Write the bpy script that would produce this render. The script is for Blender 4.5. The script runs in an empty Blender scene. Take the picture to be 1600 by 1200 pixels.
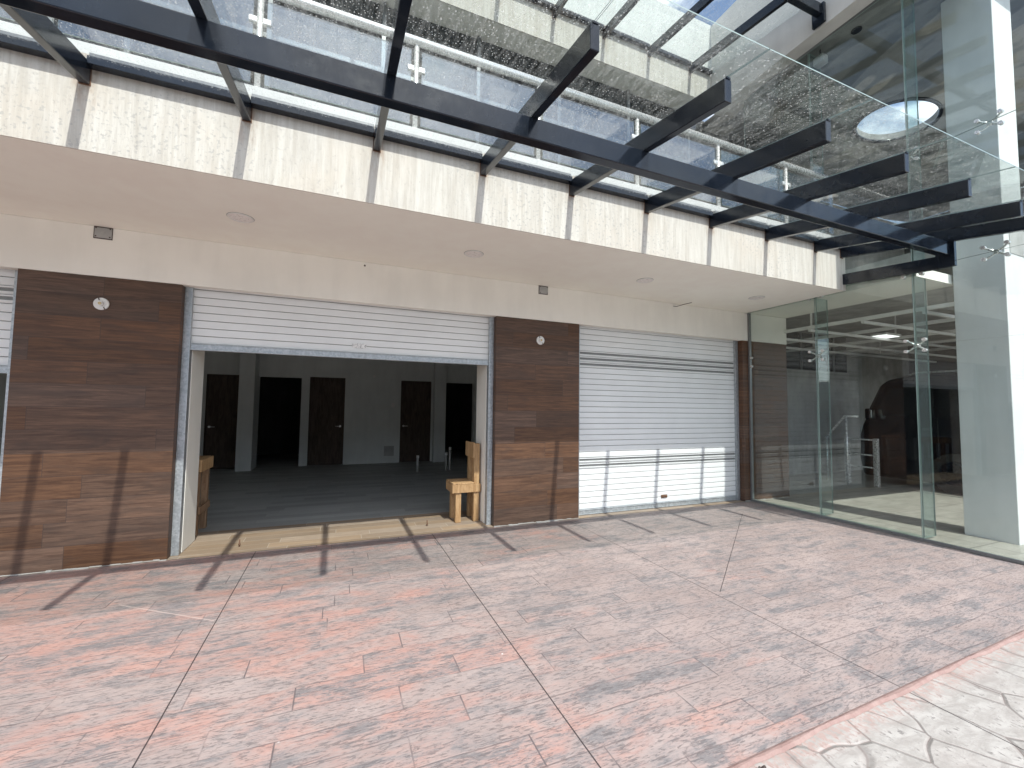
import bpy, bmesh, math, random
from mathutils import Vector, Matrix
random.seed(7)
R = math.radians
S = bpy.context.scene
COL = S.collection

# ------------------------------------------------------------------ node helpers
class NT:
    def __init__(self, name):
        self.m = bpy.data.materials.new(name); self.m.use_nodes = True
        self.t = self.m.node_tree; self.t.nodes.clear()
        self.out = self.t.nodes.new('ShaderNodeOutputMaterial')
    def nd(self, typ, ins=None, **props):
        n = self.t.nodes.new('ShaderNode' + typ)
        for k, v in props.items(): setattr(n, k, v)
        for k, v in (ins or {}).items():
            s = n.inputs[k]
            if isinstance(v, bpy.types.NodeSocket): self.t.links.new(v, s)
            else:
                if s.type == 'RGBA' and len(v) == 3: v = (*v, 1)
                s.default_value = v
        return n
    def math(self, op, a, b=0.0, c=0.0, clamp=False):
        return self.nd('Math', {0: a, 1: b, 2: c}, operation=op, use_clamp=clamp).outputs[0]
    def pos(self): return self.nd('NewGeometry').outputs['Position']
    def obj(self): return self.nd('TexCoord').outputs['Object']
    def sep(self, v): o = self.nd('SeparateXYZ', {0: v}).outputs; return o[0], o[1], o[2]
    def comb(self, x, y, z=0.0): return self.nd('CombineXYZ', {0: x, 1: y, 2: z}).outputs[0]
    def mapv(self, v, sc=(1, 1, 1), loc=(0, 0, 0)):
        return self.nd('Mapping', {'Vector': v, 'Scale': sc, 'Location': loc}).outputs[0]
    def noise(self, v, scale, detail=4, rough=.55, dist=0.0):
        return self.nd('TexNoise', {'Vector': v, 'Scale': scale, 'Detail': detail, 'Roughness': rough, 'Distortion': dist}).outputs[0]
    def white(self, v): 
        n = self.nd('TexWhiteNoise', {'Vector': v}); return n.outputs['Value'], n.outputs['Color']
    def vor(self, v, scale, feature='F1', rnd=1.0):
        return self.nd('TexVoronoi', {'Vector': v, 'Scale': scale, 'Randomness': rnd}, feature=feature)
    def ss(self, v, a, b, lo=0.0, hi=1.0):
        return self.nd('MapRange', {0: v, 1: a, 2: b, 3: lo, 4: hi}, interpolation_type='SMOOTHSTEP').outputs[0]
    def mix(self, f, a, b, blend='MIX'):
        n = self.nd('Mix', {}, data_type='RGBA', blend_type=blend)
        for i, v in ((0, f), (6, a), (7, b)):
            if isinstance(v, bpy.types.NodeSocket): self.t.links.new(v, n.inputs[i])
            else: n.inputs[i].default_value = v if i == 0 else ((*v, 1) if len(v) == 3 else v)
        return n.outputs[2]
    def bump(self, h, strength=.3, dist=.01):
        return self.nd('Bump', {'Height': h, 'Strength': strength, 'Distance': dist}).outputs[0]
    def bsdf(self, **k):
        ren = dict(color='Base Color', rough='Roughness', metal='Metallic', normal='Normal', spec='Specular IOR Level', coat='Coat Weight', alpha='Alpha')
        b = self.nd('BsdfPrincipled', {ren[a]: v for a, v in k.items()})
        return b.outputs[0]
    def done(self, sh):
        self.t.links.new(sh, self.out.inputs[0]); return self.m
    def planks(self, x, y, L, h, joint=.002):
        yr = self.math('DIVIDE', y, h); row = self.math('FLOOR', yr)
        ro, _ = self.white(self.comb(row, 3.7, 1.1))
        u = self.math('ADD', self.math('DIVIDE', x, L), self.math('MULTIPLY', ro, 5.0))
        col = self.math('FLOOR', u)
        idv, idc = self.white(self.comb(col, row, 9.3))
        fu = self.math('FRACT', u); fv = self.math('FRACT', yr)
        eu = self.math('MULTIPLY', self.math('MINIMUM', fu, self.math('SUBTRACT', 1.0, fu)), L)
        ev = self.math('MULTIPLY', self.math('MINIMUM', fv, self.math('SUBTRACT', 1.0, fv)), h)
        ju = self.ss(eu, joint * .5, joint * 1.4, 1, 0); jv = self.ss(ev, joint * .5, joint * 1.4, 1, 0)
        return idv, idc, ju, jv, self.comb(self.math('ADD', x, self.math('MULTIPLY', idv, 31.0)), self.math('ADD', y, self.math('MULTIPLY', idv, 17.0)), self.math('MULTIPLY', idv, 9.0))
    def seg(self, x, y, a, b, w):
        dx, dy = b[0] - a[0], b[1] - a[1]; L = math.hypot(dx, dy); dx /= L; dy /= L
        px = self.math('SUBTRACT', x, a[0]); py = self.math('SUBTRACT', y, a[1])
        t = self.math('ADD', self.math('MULTIPLY', px, dx), self.math('MULTIPLY', py, dy))
        n = self.math('ABSOLUTE', self.math('SUBTRACT', self.math('MULTIPLY', px, dy), self.math('MULTIPLY', py, dx)))
        inside = self.math('MULTIPLY', self.math('GREATER_THAN', t, 0.0), self.math('LESS_THAN', t, L))
        return self.math('MULTIPLY', self.ss(n, w * .6, w, 1, 0), inside)

M = {}
JX = (-2.47, -.713, 1.025, 2.793)
def mat_pavement():
    n = NT('stamped concrete'); p = n.pos(); x, y, z = n.sep(p)
    wob = n.math('MULTIPLY', n.math('SUBTRACT', n.noise(n.comb(x, y), 1.7, 2), .5), .03)
    yw = n.math('ADD', y, wob)
    idv, idc, ju, jv, lv = n.planks(x, yw, .82, .178, .0034)
    pw = n.comb(n.math('ADD', x, n.math('MULTIPLY', idv, .35)), n.math('ADD', y, n.math('MULTIPLY', idv, .05)))
    big = n.noise(n.comb(x, y), .55, 3, .5)
    mid = n.noise(n.mapv(pw, (1.0, 2.6, 1), (4, 2, 0)), 1.5, 6, .62, .5)
    blot = n.noise(n.mapv(pw, (1.0, 3.4, 1), (1, 7, 0)), 2.3, 8, .68, .35)
    blot2 = n.noise(n.mapv(p, (1.0, 1.8, 1), (5, 1, 0)), 4.4, 7, .66, .6)
    fine = n.noise(n.mapv(lv, (5, 34, 1)), 2.0, 7, .72, .25)
    speck = n.noise(n.mapv(p, (14, 44, 1)), 1.6, 5, .75, .4)
    tone = n.noise(n.mapv(p, (1, 1.5, 1), (9, 4, 0)), 1.1, 5, .6)
    grain = n.noise(n.mapv(lv, (4.5, 46, 1)), 2.0, 8, .74, .25)
    grit = n.noise(n.mapv(p, (1, 1.5, 1)), 55, 5, .7)
    dash = n.noise(n.mapv(lv, (13, 62, 1), (6, 6, 6)), 1.7, 5, .68, .5)
    rag = n.math('MULTIPLY', n.math('SUBTRACT', n.math('ADD', n.math('MULTIPLY', grain, .65), n.math('MULTIPLY', grit, .35)), .5), .62)
    pale = n.mix(n.ss(tone, .34, .66), (.274, .222, .205), (.342, .283, .263))
    red = n.mix(n.ss(blot2, .35, .65), (.365, .210, .176), (.420, .272, .232))
    xr = n.ss(x, -1.5, 5.5, .075, -.125)
    rf = n.math('ADD', n.math('ADD', n.math('MULTIPLY', big, .35), n.math('MULTIPLY', mid, .62)), n.math('ADD', n.math('MULTIPLY', n.math('SUBTRACT', idv, .5), .07), n.math('ADD', xr, n.math('MULTIPLY', rag, .5))))
    c = n.mix(n.math('MULTIPLY', n.ss(rf, .475, .585), .9), pale, red)
    gm = n.math('ADD', n.math('ADD', n.math('MULTIPLY', blot, .60), n.math('MULTIPLY', blot2, .40)), n.math('ADD', n.math('MULTIPLY', n.math('SUBTRACT', idv, .5), .06), rag))
    c = n.mix(n.math('MULTIPLY', n.ss(gm, .42, .585), .64), c, (.210, .194, .192))
    c = n.mix(n.math('MULTIPLY', n.ss(gm, .53, .61), .74), c, n.mix(grit, (.098, .099, .104), (.185, .184, .187)))
    dk = n.math('MULTIPLY', n.ss(dash, .535, .575), n.ss(blot2, .30, .52, .35, .95))
    c = n.mix(n.math('MULTIPLY', dk, .66), c, (.10, .087, .087))
    lite = n.ss(n.noise(n.mapv(lv, (4, 40, 1), (3, 3, 3)), 2.0, 7, .74), .54, .70)
    c = n.mix(n.math('MULTIPLY', lite, .38), c, (.40, .348, .325))
    jn = n.noise(n.comb(x, y), 1.9, 4); jn2 = n.noise(n.comb(x, y), 3.1, 3)
    jm = n.math('MAXIMUM', n.math('MULTIPLY', ju, n.ss(jn, .38, .56, .12, .95)), n.math('MULTIPLY', jv, n.ss(jn2, .34, .62, .20, .68)))
    c = n.mix(jm, c, (.115, .095, .095))
    ej = None
    for jx in JX:
        e = n.ss(n.math('ABSOLUTE', n.math('SUBTRACT', n.math('ADD', x, n.math('MULTIPLY', wob, .2)), jx)), .002, .0045, 1, 0)
        ej = e if ej is None else n.math('MAXIMUM', ej, e)
    ej = n.math('MAXIMUM', ej, n.seg(x, y, (5.276, 4.327), (2.86, 2.561), .0035))
    c = n.mix(n.math('MULTIPLY', ej, .95), c, (.035, .028, .028))
    c = n.mix(n.math('MULTIPLY', n.seg(x, y, (-1.418, 3.94), (-.725, 3.434), .006), .5), c, (.52, .42, .38))
    fl = n.vor(n.comb(x, y), 7.0).outputs['Distance']
    c = n.mix(n.math('MULTIPLY', n.ss(fl, .03, .045, 1, 0), n.ss(tone, .5, .6)), c, (.62, .60, .58))
    h = n.math('SUBTRACT', n.math('ADD', n.math('MULTIPLY', grain, .6), n.math('SUBTRACT', n.math('MULTIPLY', grit, .4), n.math('MULTIPLY', dk, .5))), n.math('MAXIMUM', jm, n.math('MULTIPLY', ej, 1.6)))
    return n.done(n.bsdf(color=c, rough=n.ss(blot, .4, .6, .52, .68), spec=.4, normal=n.bump(h, .42, .006)))
def mat_flag():
    n = NT('stamped flagstone'); p = n.pos(); x, y, z = n.sep(p)
    w = n.nd('TexNoise', {'Vector': p, 'Scale': 2.4, 'Detail': 2.0}).outputs['Color']
    pv = n.nd('VectorMath', {0: n.mapv(p, (1.0, .80, 0)), 1: n.nd('VectorMath', {0: w, 3: .10}, operation='SCALE').outputs[0]}, operation='ADD').outputs[0]
    e = n.vor(pv, 3.6, 'DISTANCE_TO_EDGE').outputs['Distance']
    jw = n.noise(p, 2.6, 3)
    j = n.ss(e, .003, .034, 1, 0); jc = n.ss(e, .001, .009, 1, 0)
    a = n.noise(n.mapv(p, (1, 2.6, 1)), 7, 8, .68, .5); b = n.noise(p, 1.7, 4); g = n.noise(n.mapv(p, (1.6, 1, 1)), 26, 6, .72, .3)
    c = n.mix(n.ss(a, .32, .68), (.275, .261, .242), (.385, .373, .350))
    c = n.mix(n.math('MULTIPLY', n.ss(b, .48, .72), .35), c, (.29, .255, .235))
    c = n.mix(n.math('MULTIPLY', n.ss(g, .52, .62), n.ss(a, .48, .58, .15, .8)), c, (.135, .125, .118))
    c = n.mix(n.math('MULTIPLY', j, n.ss(jw, .3, .6, .42, .7)), c, (.235, .215, .20))
    c = n.mix(n.math('MULTIPLY', jc, n.ss(jw, .35, .6, .5, .88)), c, (.15, .125, .115))
    edge = n.math('SUBTRACT', n.math('SUBTRACT', n.math('MULTIPLY', x, .0253), y), -1.23)
    spill = n.math('MULTIPLY', n.ss(edge, .0, .10, 1, 0), n.ss(g, .42, .58))
    c = n.mix(n.math('MULTIPLY', spill, .6), c, (.36, .24, .21))
    ej = n.ss(n.math('ABSOLUTE', n.math('SUBTRACT', x, JX[3])), .002, .0045, 1, 0)
    c = n.mix(ej, c, (.04, .035, .035))
    h = n.math('SUBTRACT', n.math('ADD', n.math('MULTIPLY', a, .5), n.math('MULTIPLY', g, .25)), n.math('MULTIPLY', j, 1.6))
    return n.done(n.bsdf(color=c, rough=.7, spec=.3, normal=n.bump(h, .45, .014)))
def mat_woodtile(name, c1, c2, c3, L=1.2, h=.2, flat=False, rough=.42, joint=(.05, .035, .03)):
    n = NT(name); p = n.pos(); x, y, z = n.sep(p)
    if flat: X, Y = x, y
    else: X, Y = n.math('ADD', x, y), n.math('SUBTRACT', z, .005)
    idv, idc, ju, jv, lv = n.planks(X, Y, L, h, .0022)
    g = n.noise(n.mapv(lv, (1.1, 20, 1)), 2.2, 7, .68, .8)
    g2 = n.noise(n.mapv(lv, (3.2, 95, 1)), 2.0, 5, .75, .2)
    g3 = n.noise(n.mapv(lv, (.9, 4, 1)), 2.0, 4, .6, 1.0)
    c = n.mix(n.ss(g, .34, .66), c1, c2)
    c = n.mix(n.math('MULTIPLY', n.ss(g3, .46, .66), .55), c, c3)
    c = n.mix(n.math('MULTIPLY', n.ss(g2, .5, .68), .5), c, tuple(v * .45 for v in c1))
    s1, s2, s3 = n.nd('SeparateColor', {0: idc}).outputs
    c = n.nd('HueSaturation', {'Value': n.ss(s2, 0, 1, .86, 1.16), 'Saturation': n.ss(s3, 0, 1, .85, 1.12), 'Color': c}).outputs[0]
    j = n.math('MAXIMUM', ju, jv)
    c = n.mix(n.math('MULTIPLY', j, .8), c, joint)
    r = n.ss(g, .3, .7, rough - .06, rough + .12)
    return n.done(n.bsdf(color=c, rough=r, spec=.35, normal=n.bump(n.math('SUBTRACT', g, n.math('MULTIPLY', j, 1.2)), .16, .003)))
def mat_plaster(name, c, var=.05, rough=.85, scale=1.0, bump=.12):
    n = NT(name); p = n.pos()
    a = n.noise(p, 1.3 * scale, 4, .6); b = n.noise(p, 60 * scale, 3, .6); s = n.noise(n.mapv(p, (3, 3, .5)), 2.0, 4, .6)
    lo = tuple(v * (1 - var * 2) for v in c); hi = tuple(min(.9, v * (1 + var)) for v in c)
    cc = n.mix(n.ss(n.math('ADD', n.math('MULTIPLY', a, .6), n.math('MULTIPLY', s, .4)), .35, .65), lo, hi)
    return n.done(n.bsdf(color=cc, rough=rough, spec=.25, normal=n.bump(n.math('ADD', b, n.math('MULTIPLY', a, 2)), bump, .004)))
def mat_fascia(zt, x0):
    n = NT('weathered stone render'); p = n.pos(); x, y, z = n.sep(p)
    st = n.noise(n.mapv(p, (16, 16, .9)), 1.3, 7, .72, .3)
    st2 = n.noise(n.mapv(p, (46, 46, 3)), 1.3, 5, .7)
    a = n.noise(p, 1.4, 4, .6); pits = n.noise(n.mapv(p, (38, 38, 26)), 1.0, 3, .6)
    c = n.mix(n.ss(st, .32, .68), (.54, .502, .45), (.69, .66, .612))
    c = n.mix(n.math('MULTIPLY', n.ss(a, .5, .72), .35), c, (.66, .575, .49))
    c = n.mix(n.math('MULTIPLY', n.ss(st2, .55, .75), .35), c, (.54, .48, .42))
    c = n.mix(n.math('MULTIPLY', n.ss(pits, .60, .72), .28), c, (.42, .40, .375))
    # rust runs below each welded rib foot
    u = n.math('ADD', n.math('DIVIDE', n.math('SUBTRACT', x, x0), .8855), .5)
    d = n.math('MULTIPLY', n.math('ABSOLUTE', n.math('SUBTRACT', n.math('FRACT', u), .5)), .8855)
    dz = n.math('SUBTRACT', zt + .04, z)
    rm = n.math('MULTIPLY', n.ss(d, .028, .085, 1, 0), n.ss(dz, .0, .34, 1, 0))
    rm = n.math('MULTIPLY', rm, n.ss(n.noise(n.mapv(p, (30, 30, 8)), 1.0, 5, .7), .40, .68))
    c = n.mix(n.math('MULTIPLY', rm, .6), c, (.34, .20, .12))
    crk = n.nd('TexVoronoi', {'Vector': n.mapv(p, (1.0, 1.0, 3.2)), 'Scale': 2.2}, feature='DISTANCE_TO_EDGE').outputs['Distance']
    c = n.mix(n.math('MULTIPLY', n.ss(crk, .001, .005, 1, 0), .03), c, (.30, .26, .23))
    sp = n.noise(n.mapv(p, (34, 34, 40)), 1.0, 3, .55); spm = n.noise(n.mapv(p, (.7, .7, 1.2), (3, 0, 1)), 1.0, 3)
    c = n.mix(n.math('MULTIPLY', n.ss(sp, .56, .64), n.ss(spm, .42, .58, .05, .55)), c, (.40, .39, .375))
    h = n.math('SUBTRACT', st, n.math('MULTIPLY', n.ss(pits, .58, .7), .6))
    return n.done(n.bsdf(color=c, rough=.8, spec=.25, normal=n.bump(h, .22, .005)))
def mat_paint(name, c, rough=.4, spec=.5, metal=0.0, wear=.1, coat=0.0, bump=.05, sc=1.0):
    n = NT(name); p = n.obj()
    a = n.noise(p, 3.0 * sc, 5, .6); b = n.noise(p, 40 * sc, 4, .6)
    cc = n.mix(n.ss(a, .3, .7), tuple(v * (1 - wear) for v in c), tuple(min(.95, v * (1 + wear)) for v in c))
    r = n.ss(b, .3, .7, max(.03, rough - .08), rough + .1)
    return n.done(n.bsdf(color=cc, rough=r, spec=spec, metal=metal, coat=coat, normal=n.bump(b, bump, .002)))
def mat_steel():
    n = NT('black painted steel'); p = n.obj()
    a = n.noise(p, 2.5, 5, .6); b = n.noise(p, 9, 4, .6)
    dust = n.ss(n.noise(p, 18, 6, .7), .56, .78)
    c = n.mix(n.ss(a, .3, .7), (.007, .010, .016), (.012, .017, .027))
    c = n.mix(n.math('MULTIPLY', dust, .06), c, (.16, .155, .15))
    return n.done(n.bsdf(color=c, rough=n.ss(b, .3, .7, .10, .19), spec=.55, normal=n.bump(a, .02, .004)))
def mat_galv():
    n = NT('galvanised steel'); p = n.obj()
    v = n.vor(p, 55).outputs['Color']; sp = n.nd('SeparateColor', {0: v}).outputs[0]; a = n.noise(n.mapv(p, (6, 6, 1)), 3, 5, .6)
    c = n.mix(sp, (.34, .37, .39), (.50, .53, .55)); c = n.mix(n.math('MULTIPLY', n.ss(a, .5, .75), .5), c, (.26, .27, .275))
    return n.done(n.bsdf(color=c, rough=n.ss(sp, 0, 1, .38, .55), metal=.55, spec=.5, normal=n.bump(a, .08, .003)))
def mat_wood(name, c1, c2, sc=1.0):
    n = NT(name); p = n.obj(); i = n.nd('ObjectInfo').outputs['Random']
    pv = n.nd('VectorMath', {0: p, 1: n.comb(n.math('MULTIPLY', i, 13), n.math('MULTIPLY', i, 7), n.math('MULTIPLY', i, 23))}, operation='ADD').outputs[0]
    g = n.noise(n.mapv(pv, (14 * sc, 14 * sc, 2.2 * sc)), 2.0, 6, .65, 1.2); f = n.noise(pv, 60, 4, .7); k = n.vor(pv, 6).outputs['Distance']
    c = n.mix(n.ss(g, .32, .68), c1, c2); c = n.mix(n.math('MULTIPLY', n.ss(f, .56, .72), .45), c, tuple(v * .35 for v in c1))
    c = n.mix(n.ss(k, .04, .10, .7, 0), c, (.10, .055, .03))
    return n.done(n.bsdf(color=c, rough=.75, spec=.25, normal=n.bump(g, .3, .004)))
def mat_glass(name, tint, f0=.04, gcol=(1, 1, 1), rough=.0, dirt=0.0, dirt_col=(.75, .76, .74), stretch=(1, 1, 1), bumpy=0.0, haze=0.0):
    n = NT(name); p = n.pos()
    fac = n.nd('LayerWeight', {'Blend': .5}).outputs['Facing']
    F = n.math('ADD', f0, n.math('MULTIPLY', n.math('POWER', fac, 5.0), 1 - f0), clamp=True)
    gi = {'Color': gcol, 'Roughness': rough}
    if bumpy: gi['Normal'] = n.bump(n.noise(p, .55, 2), bumpy, .02)
    tr = n.nd('BsdfTransparent', {'Color': tint}).outputs[0]
    gl = n.nd('BsdfGlossy', gi).outputs[0]
    sh = n.nd('MixShader', {0: F, 1: tr, 2: gl}).outputs[0]
    if dirt:
        v = n.vor(n.mapv(p, stretch), 62).outputs['Distance']; v2 = n.vor(n.mapv(p, stretch, (3, 1, 2)), 27).outputs['Distance']
        cov = n.math('ADD', n.noise(p, 1.6, 3), .06); st = n.noise(n.mapv(p, (15, 2.2, 1)), 3, 6, .68); f = n.noise(p, 130, 3, .7)
        d1 = n.math('MULTIPLY', n.ss(v, .13, .24, 1, 0), n.ss(cov, .38, .62, .35, 1)); d2 = n.math('MULTIPLY', n.ss(v2, .10, .16, 1, 0), n.ss(cov, .45, .6, .9, .25))
        dd = n.math('MAXIMUM', d1, d2); dd = n.math('MULTIPLY', dd, n.ss(f, .35, .6, .25, 1))
        dd = n.math('MULTIPLY', dd, dirt)
        dd = n.math('ADD', dd, n.math('MULTIPLY', n.ss(st, .38, .74), haze), clamp=True)
        df = n.nd('BsdfDiffuse', {'Color': dirt_col}).outputs[0]; tl = n.nd('BsdfTranslucent', {'Color': dirt_col}).outputs[0]
        dsh = n.nd('MixShader', {0: .45, 1: df, 2: tl}).outputs[0]
        sh = n.nd('MixShader', {0: dd, 1: sh, 2: dsh}).outputs[0]
    return n.done(sh)
def mat_edge():
    n = NT('green glass edge'); p = n.obj(); a = n.noise(p, 6, 3)
    c = n.mix(a, (.20, .27, .25), (.34, .42, .39))
    return n.done(n.bsdf(color=c, rough=.15, spec=.6))
def mat_ceiling_reflection():
    n = NT('ceiling with painted reflections'); p = n.pos()
    a = n.noise(n.mapv(p, (1.0, .42, 1), (2.2, 1.4, 0)), .95, 2, .5, .9); b = n.noise(p, 7, 5, .65)
    c = n.mix(n.ss(a, .47, .50), (.15, .155, .15), (.25, .255, .25)); c = n.mix(n.ss(a, .565, .59), c, (.44, .42, .38))  # pale and grey patches imitate reflections in the glass, painted into the ceiling colour
    c = n.mix(n.math('MULTIPLY', n.ss(b, .45, .7), .25), c, (.10, .10, .10))
    return n.done(n.bsdf(color=c, rough=.8, spec=.2))
def mat_lobby_floor():
    n = NT('pale porcelain tile'); p = n.pos(); x, y, z = n.sep(p)
    fx = n.math('FRACT', n.math('DIVIDE', x, .6)); fy = n.math('FRACT', n.math('DIVIDE', y, 1.2))
    e = n.math('MINIMUM', n.math('MULTIPLY', n.math('MINIMUM', fx, n.math('SUBTRACT', 1.0, fx)), .6), n.math('MULTIPLY', n.math('MINIMUM', fy, n.math('SUBTRACT', 1.0, fy)), 1.2))
    a = n.noise(n.mapv(p, (1, 3, 1)), 2.4, 6, .65, .8)
    c = n.mix(n.ss(a, .3, .7), (.25, .24, .205), (.35, .335, .29)); c = n.mix(n.ss(e, .003, .006, 1, 0), c, (.07, .065, .06))
    return n.done(n.bsdf(color=c, rough=.4, spec=.4))
def mat_sticker():
    n = NT('worn sticker'); p = n.obj(); x, y, z = n.sep(p)
    a = n.noise(n.mapv(p, (60, 1, 90)), 1.0, 3, .6)
    c = n.mix(n.ss(a, .52, .58), (.80, .80, .78), (.32, .32, .33))
    return n.done(n.bsdf(color=c, rough=.4))

M['pave'] = mat_pavement(); M['flag'] = mat_flag()
M['tile'] = mat_woodtile('dark wood look tile', (.066, .034, .021), (.140, .076, .046), (.066, .041, .030), rough=.5)
M['ftile'] = mat_woodtile('light wood look floor tile', (.27, .20, .142), (.355, .272, .20), (.26, .205, .158), L=.9, h=.15, flat=True, rough=.5, joint=(.52, .47, .40))
M['plaster'] = mat_plaster('cream smooth plaster', (.90, .872, .80), .02)
M['header'] = mat_plaster('pale grey cream plaster', (.86, .84, .78), .03)
M['inner'] = mat_plaster('pale interior plaster', (.66, .69, .67), .05)
M['white'] = mat_plaster('white exterior render', (.64, .645, .635), .04)
M['wing'] = mat_plaster('pale beige exterior render', (.66, .64, .605), .05)
M['conc'] = mat_plaster('raw concrete', (.36, .355, .34), .12, .9, 1.6, .3)
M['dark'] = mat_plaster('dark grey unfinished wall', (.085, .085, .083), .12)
M['opp'] = mat_plaster('pale far facade', (.62, .61, .60), .06)
M['fascia'] = mat_fascia(3.464, -1.56); M['fascia2'] = mat_fascia(7.27, -1.64)
M['steel'] = mat_steel(); M['galv'] = mat_galv()
M['channel'] = mat_paint('grey glazing channel', (.22, .225, .23), .35, metal=.5)
M['shut'] = mat_paint('white enamelled slat', (.77, .785, .785), .42, wear=.035, sc=.6)
M['slot'] = mat_paint('perforated slat shadow grey', (.22, .225, .22), .5)
M['gap'] = mat_paint('slat joint', (.10, .10, .10), .6)
M['inox'] = mat_paint('brushed stainless', (.74, .735, .72), .28, metal=.55, wear=.04, bump=.0)
M['wood'] = mat_wood('rough pallet wood', (.34, .20, .095), (.50, .33, .175))
M['wood2'] = mat_wood('weathered brown wood', (.20, .12, .07), (.32, .21, .13))
M['door'] = mat_wood('dark laminate door', (.05, .038, .03), (.105, .08, .064), .6)
M['plast'] = mat_paint('white plastic', (.72, .71, .69), .35, wear=.03)
M['brass'] = mat_paint('brass contact', (.45, .33, .18), .35, metal=.9)
M['greybox'] = mat_paint('grey steel cover', (.36, .36, .35), .55, wear=.15)
M['lens'] = mat_paint('frosted lamp diffuser', (.78, .74, .72), .3, wear=.02)
M['pvc'] = mat_paint('pale pipe', (.50, .50, .47), .5)
M['wire'] = mat_paint('dark wire', (.07, .05, .045), .5)
M['rust'] = mat_paint('rusty iron', (.16, .085, .05), .8, wear=.3)
M['car'] = mat_paint('black car paint', (.004, .005, .009), .12, spec=.45, wear=.1, bump=0.0)
M['cglass'] = mat_paint('tinted car glass', (.012, .014, .017), .05, spec=.8, bump=0.0)
M['rubber'] = mat_paint('tyre rubber', (.02, .02, .02), .8)
M['chrome'] = mat_paint('chrome', (.75, .76, .78), .08, metal=1.0, bump=0.0)
M['lamp'] = mat_paint('clear headlamp', (.55, .58, .60), .08, spec=.8, bump=0.0)
M['leaf'] = mat_paint('dry leaf', (.05, .035, .03), .7)
M['scrap'] = mat_paint('white scrap', (.75, .74, .72), .7)
M['sticker'] = mat_sticker()
M['edge'] = mat_edge()
M['gwall'] = mat_glass('clear facade glass', (.88, .92, .91), .043, bumpy=.05)
M['gfin'] = mat_glass('green tinted glass fin', (.80, .89, .89), .06)
M['gcan'] = mat_glass('dirty canopy glass', (.90, .925, .915), .04, dirt=.60, stretch=(1.0, .7, 1.0), haze=.085)
M['grail'] = mat_glass('blue tinted balustrade glass', (.66, .72, .76), .14, (.86, .93, 1.0))
M['gwin'] = mat_paint('dark window glass', (.022, .026, .028), .05, spec=.7, wear=.2, bump=0.0)
M['ceil'] = mat_ceiling_reflection(); M['lfloor'] = mat_lobby_floor()
M['ground'] = mat_plaster('dusty pale ground', (.30, .295, .285), .1, .9, .3)

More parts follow.
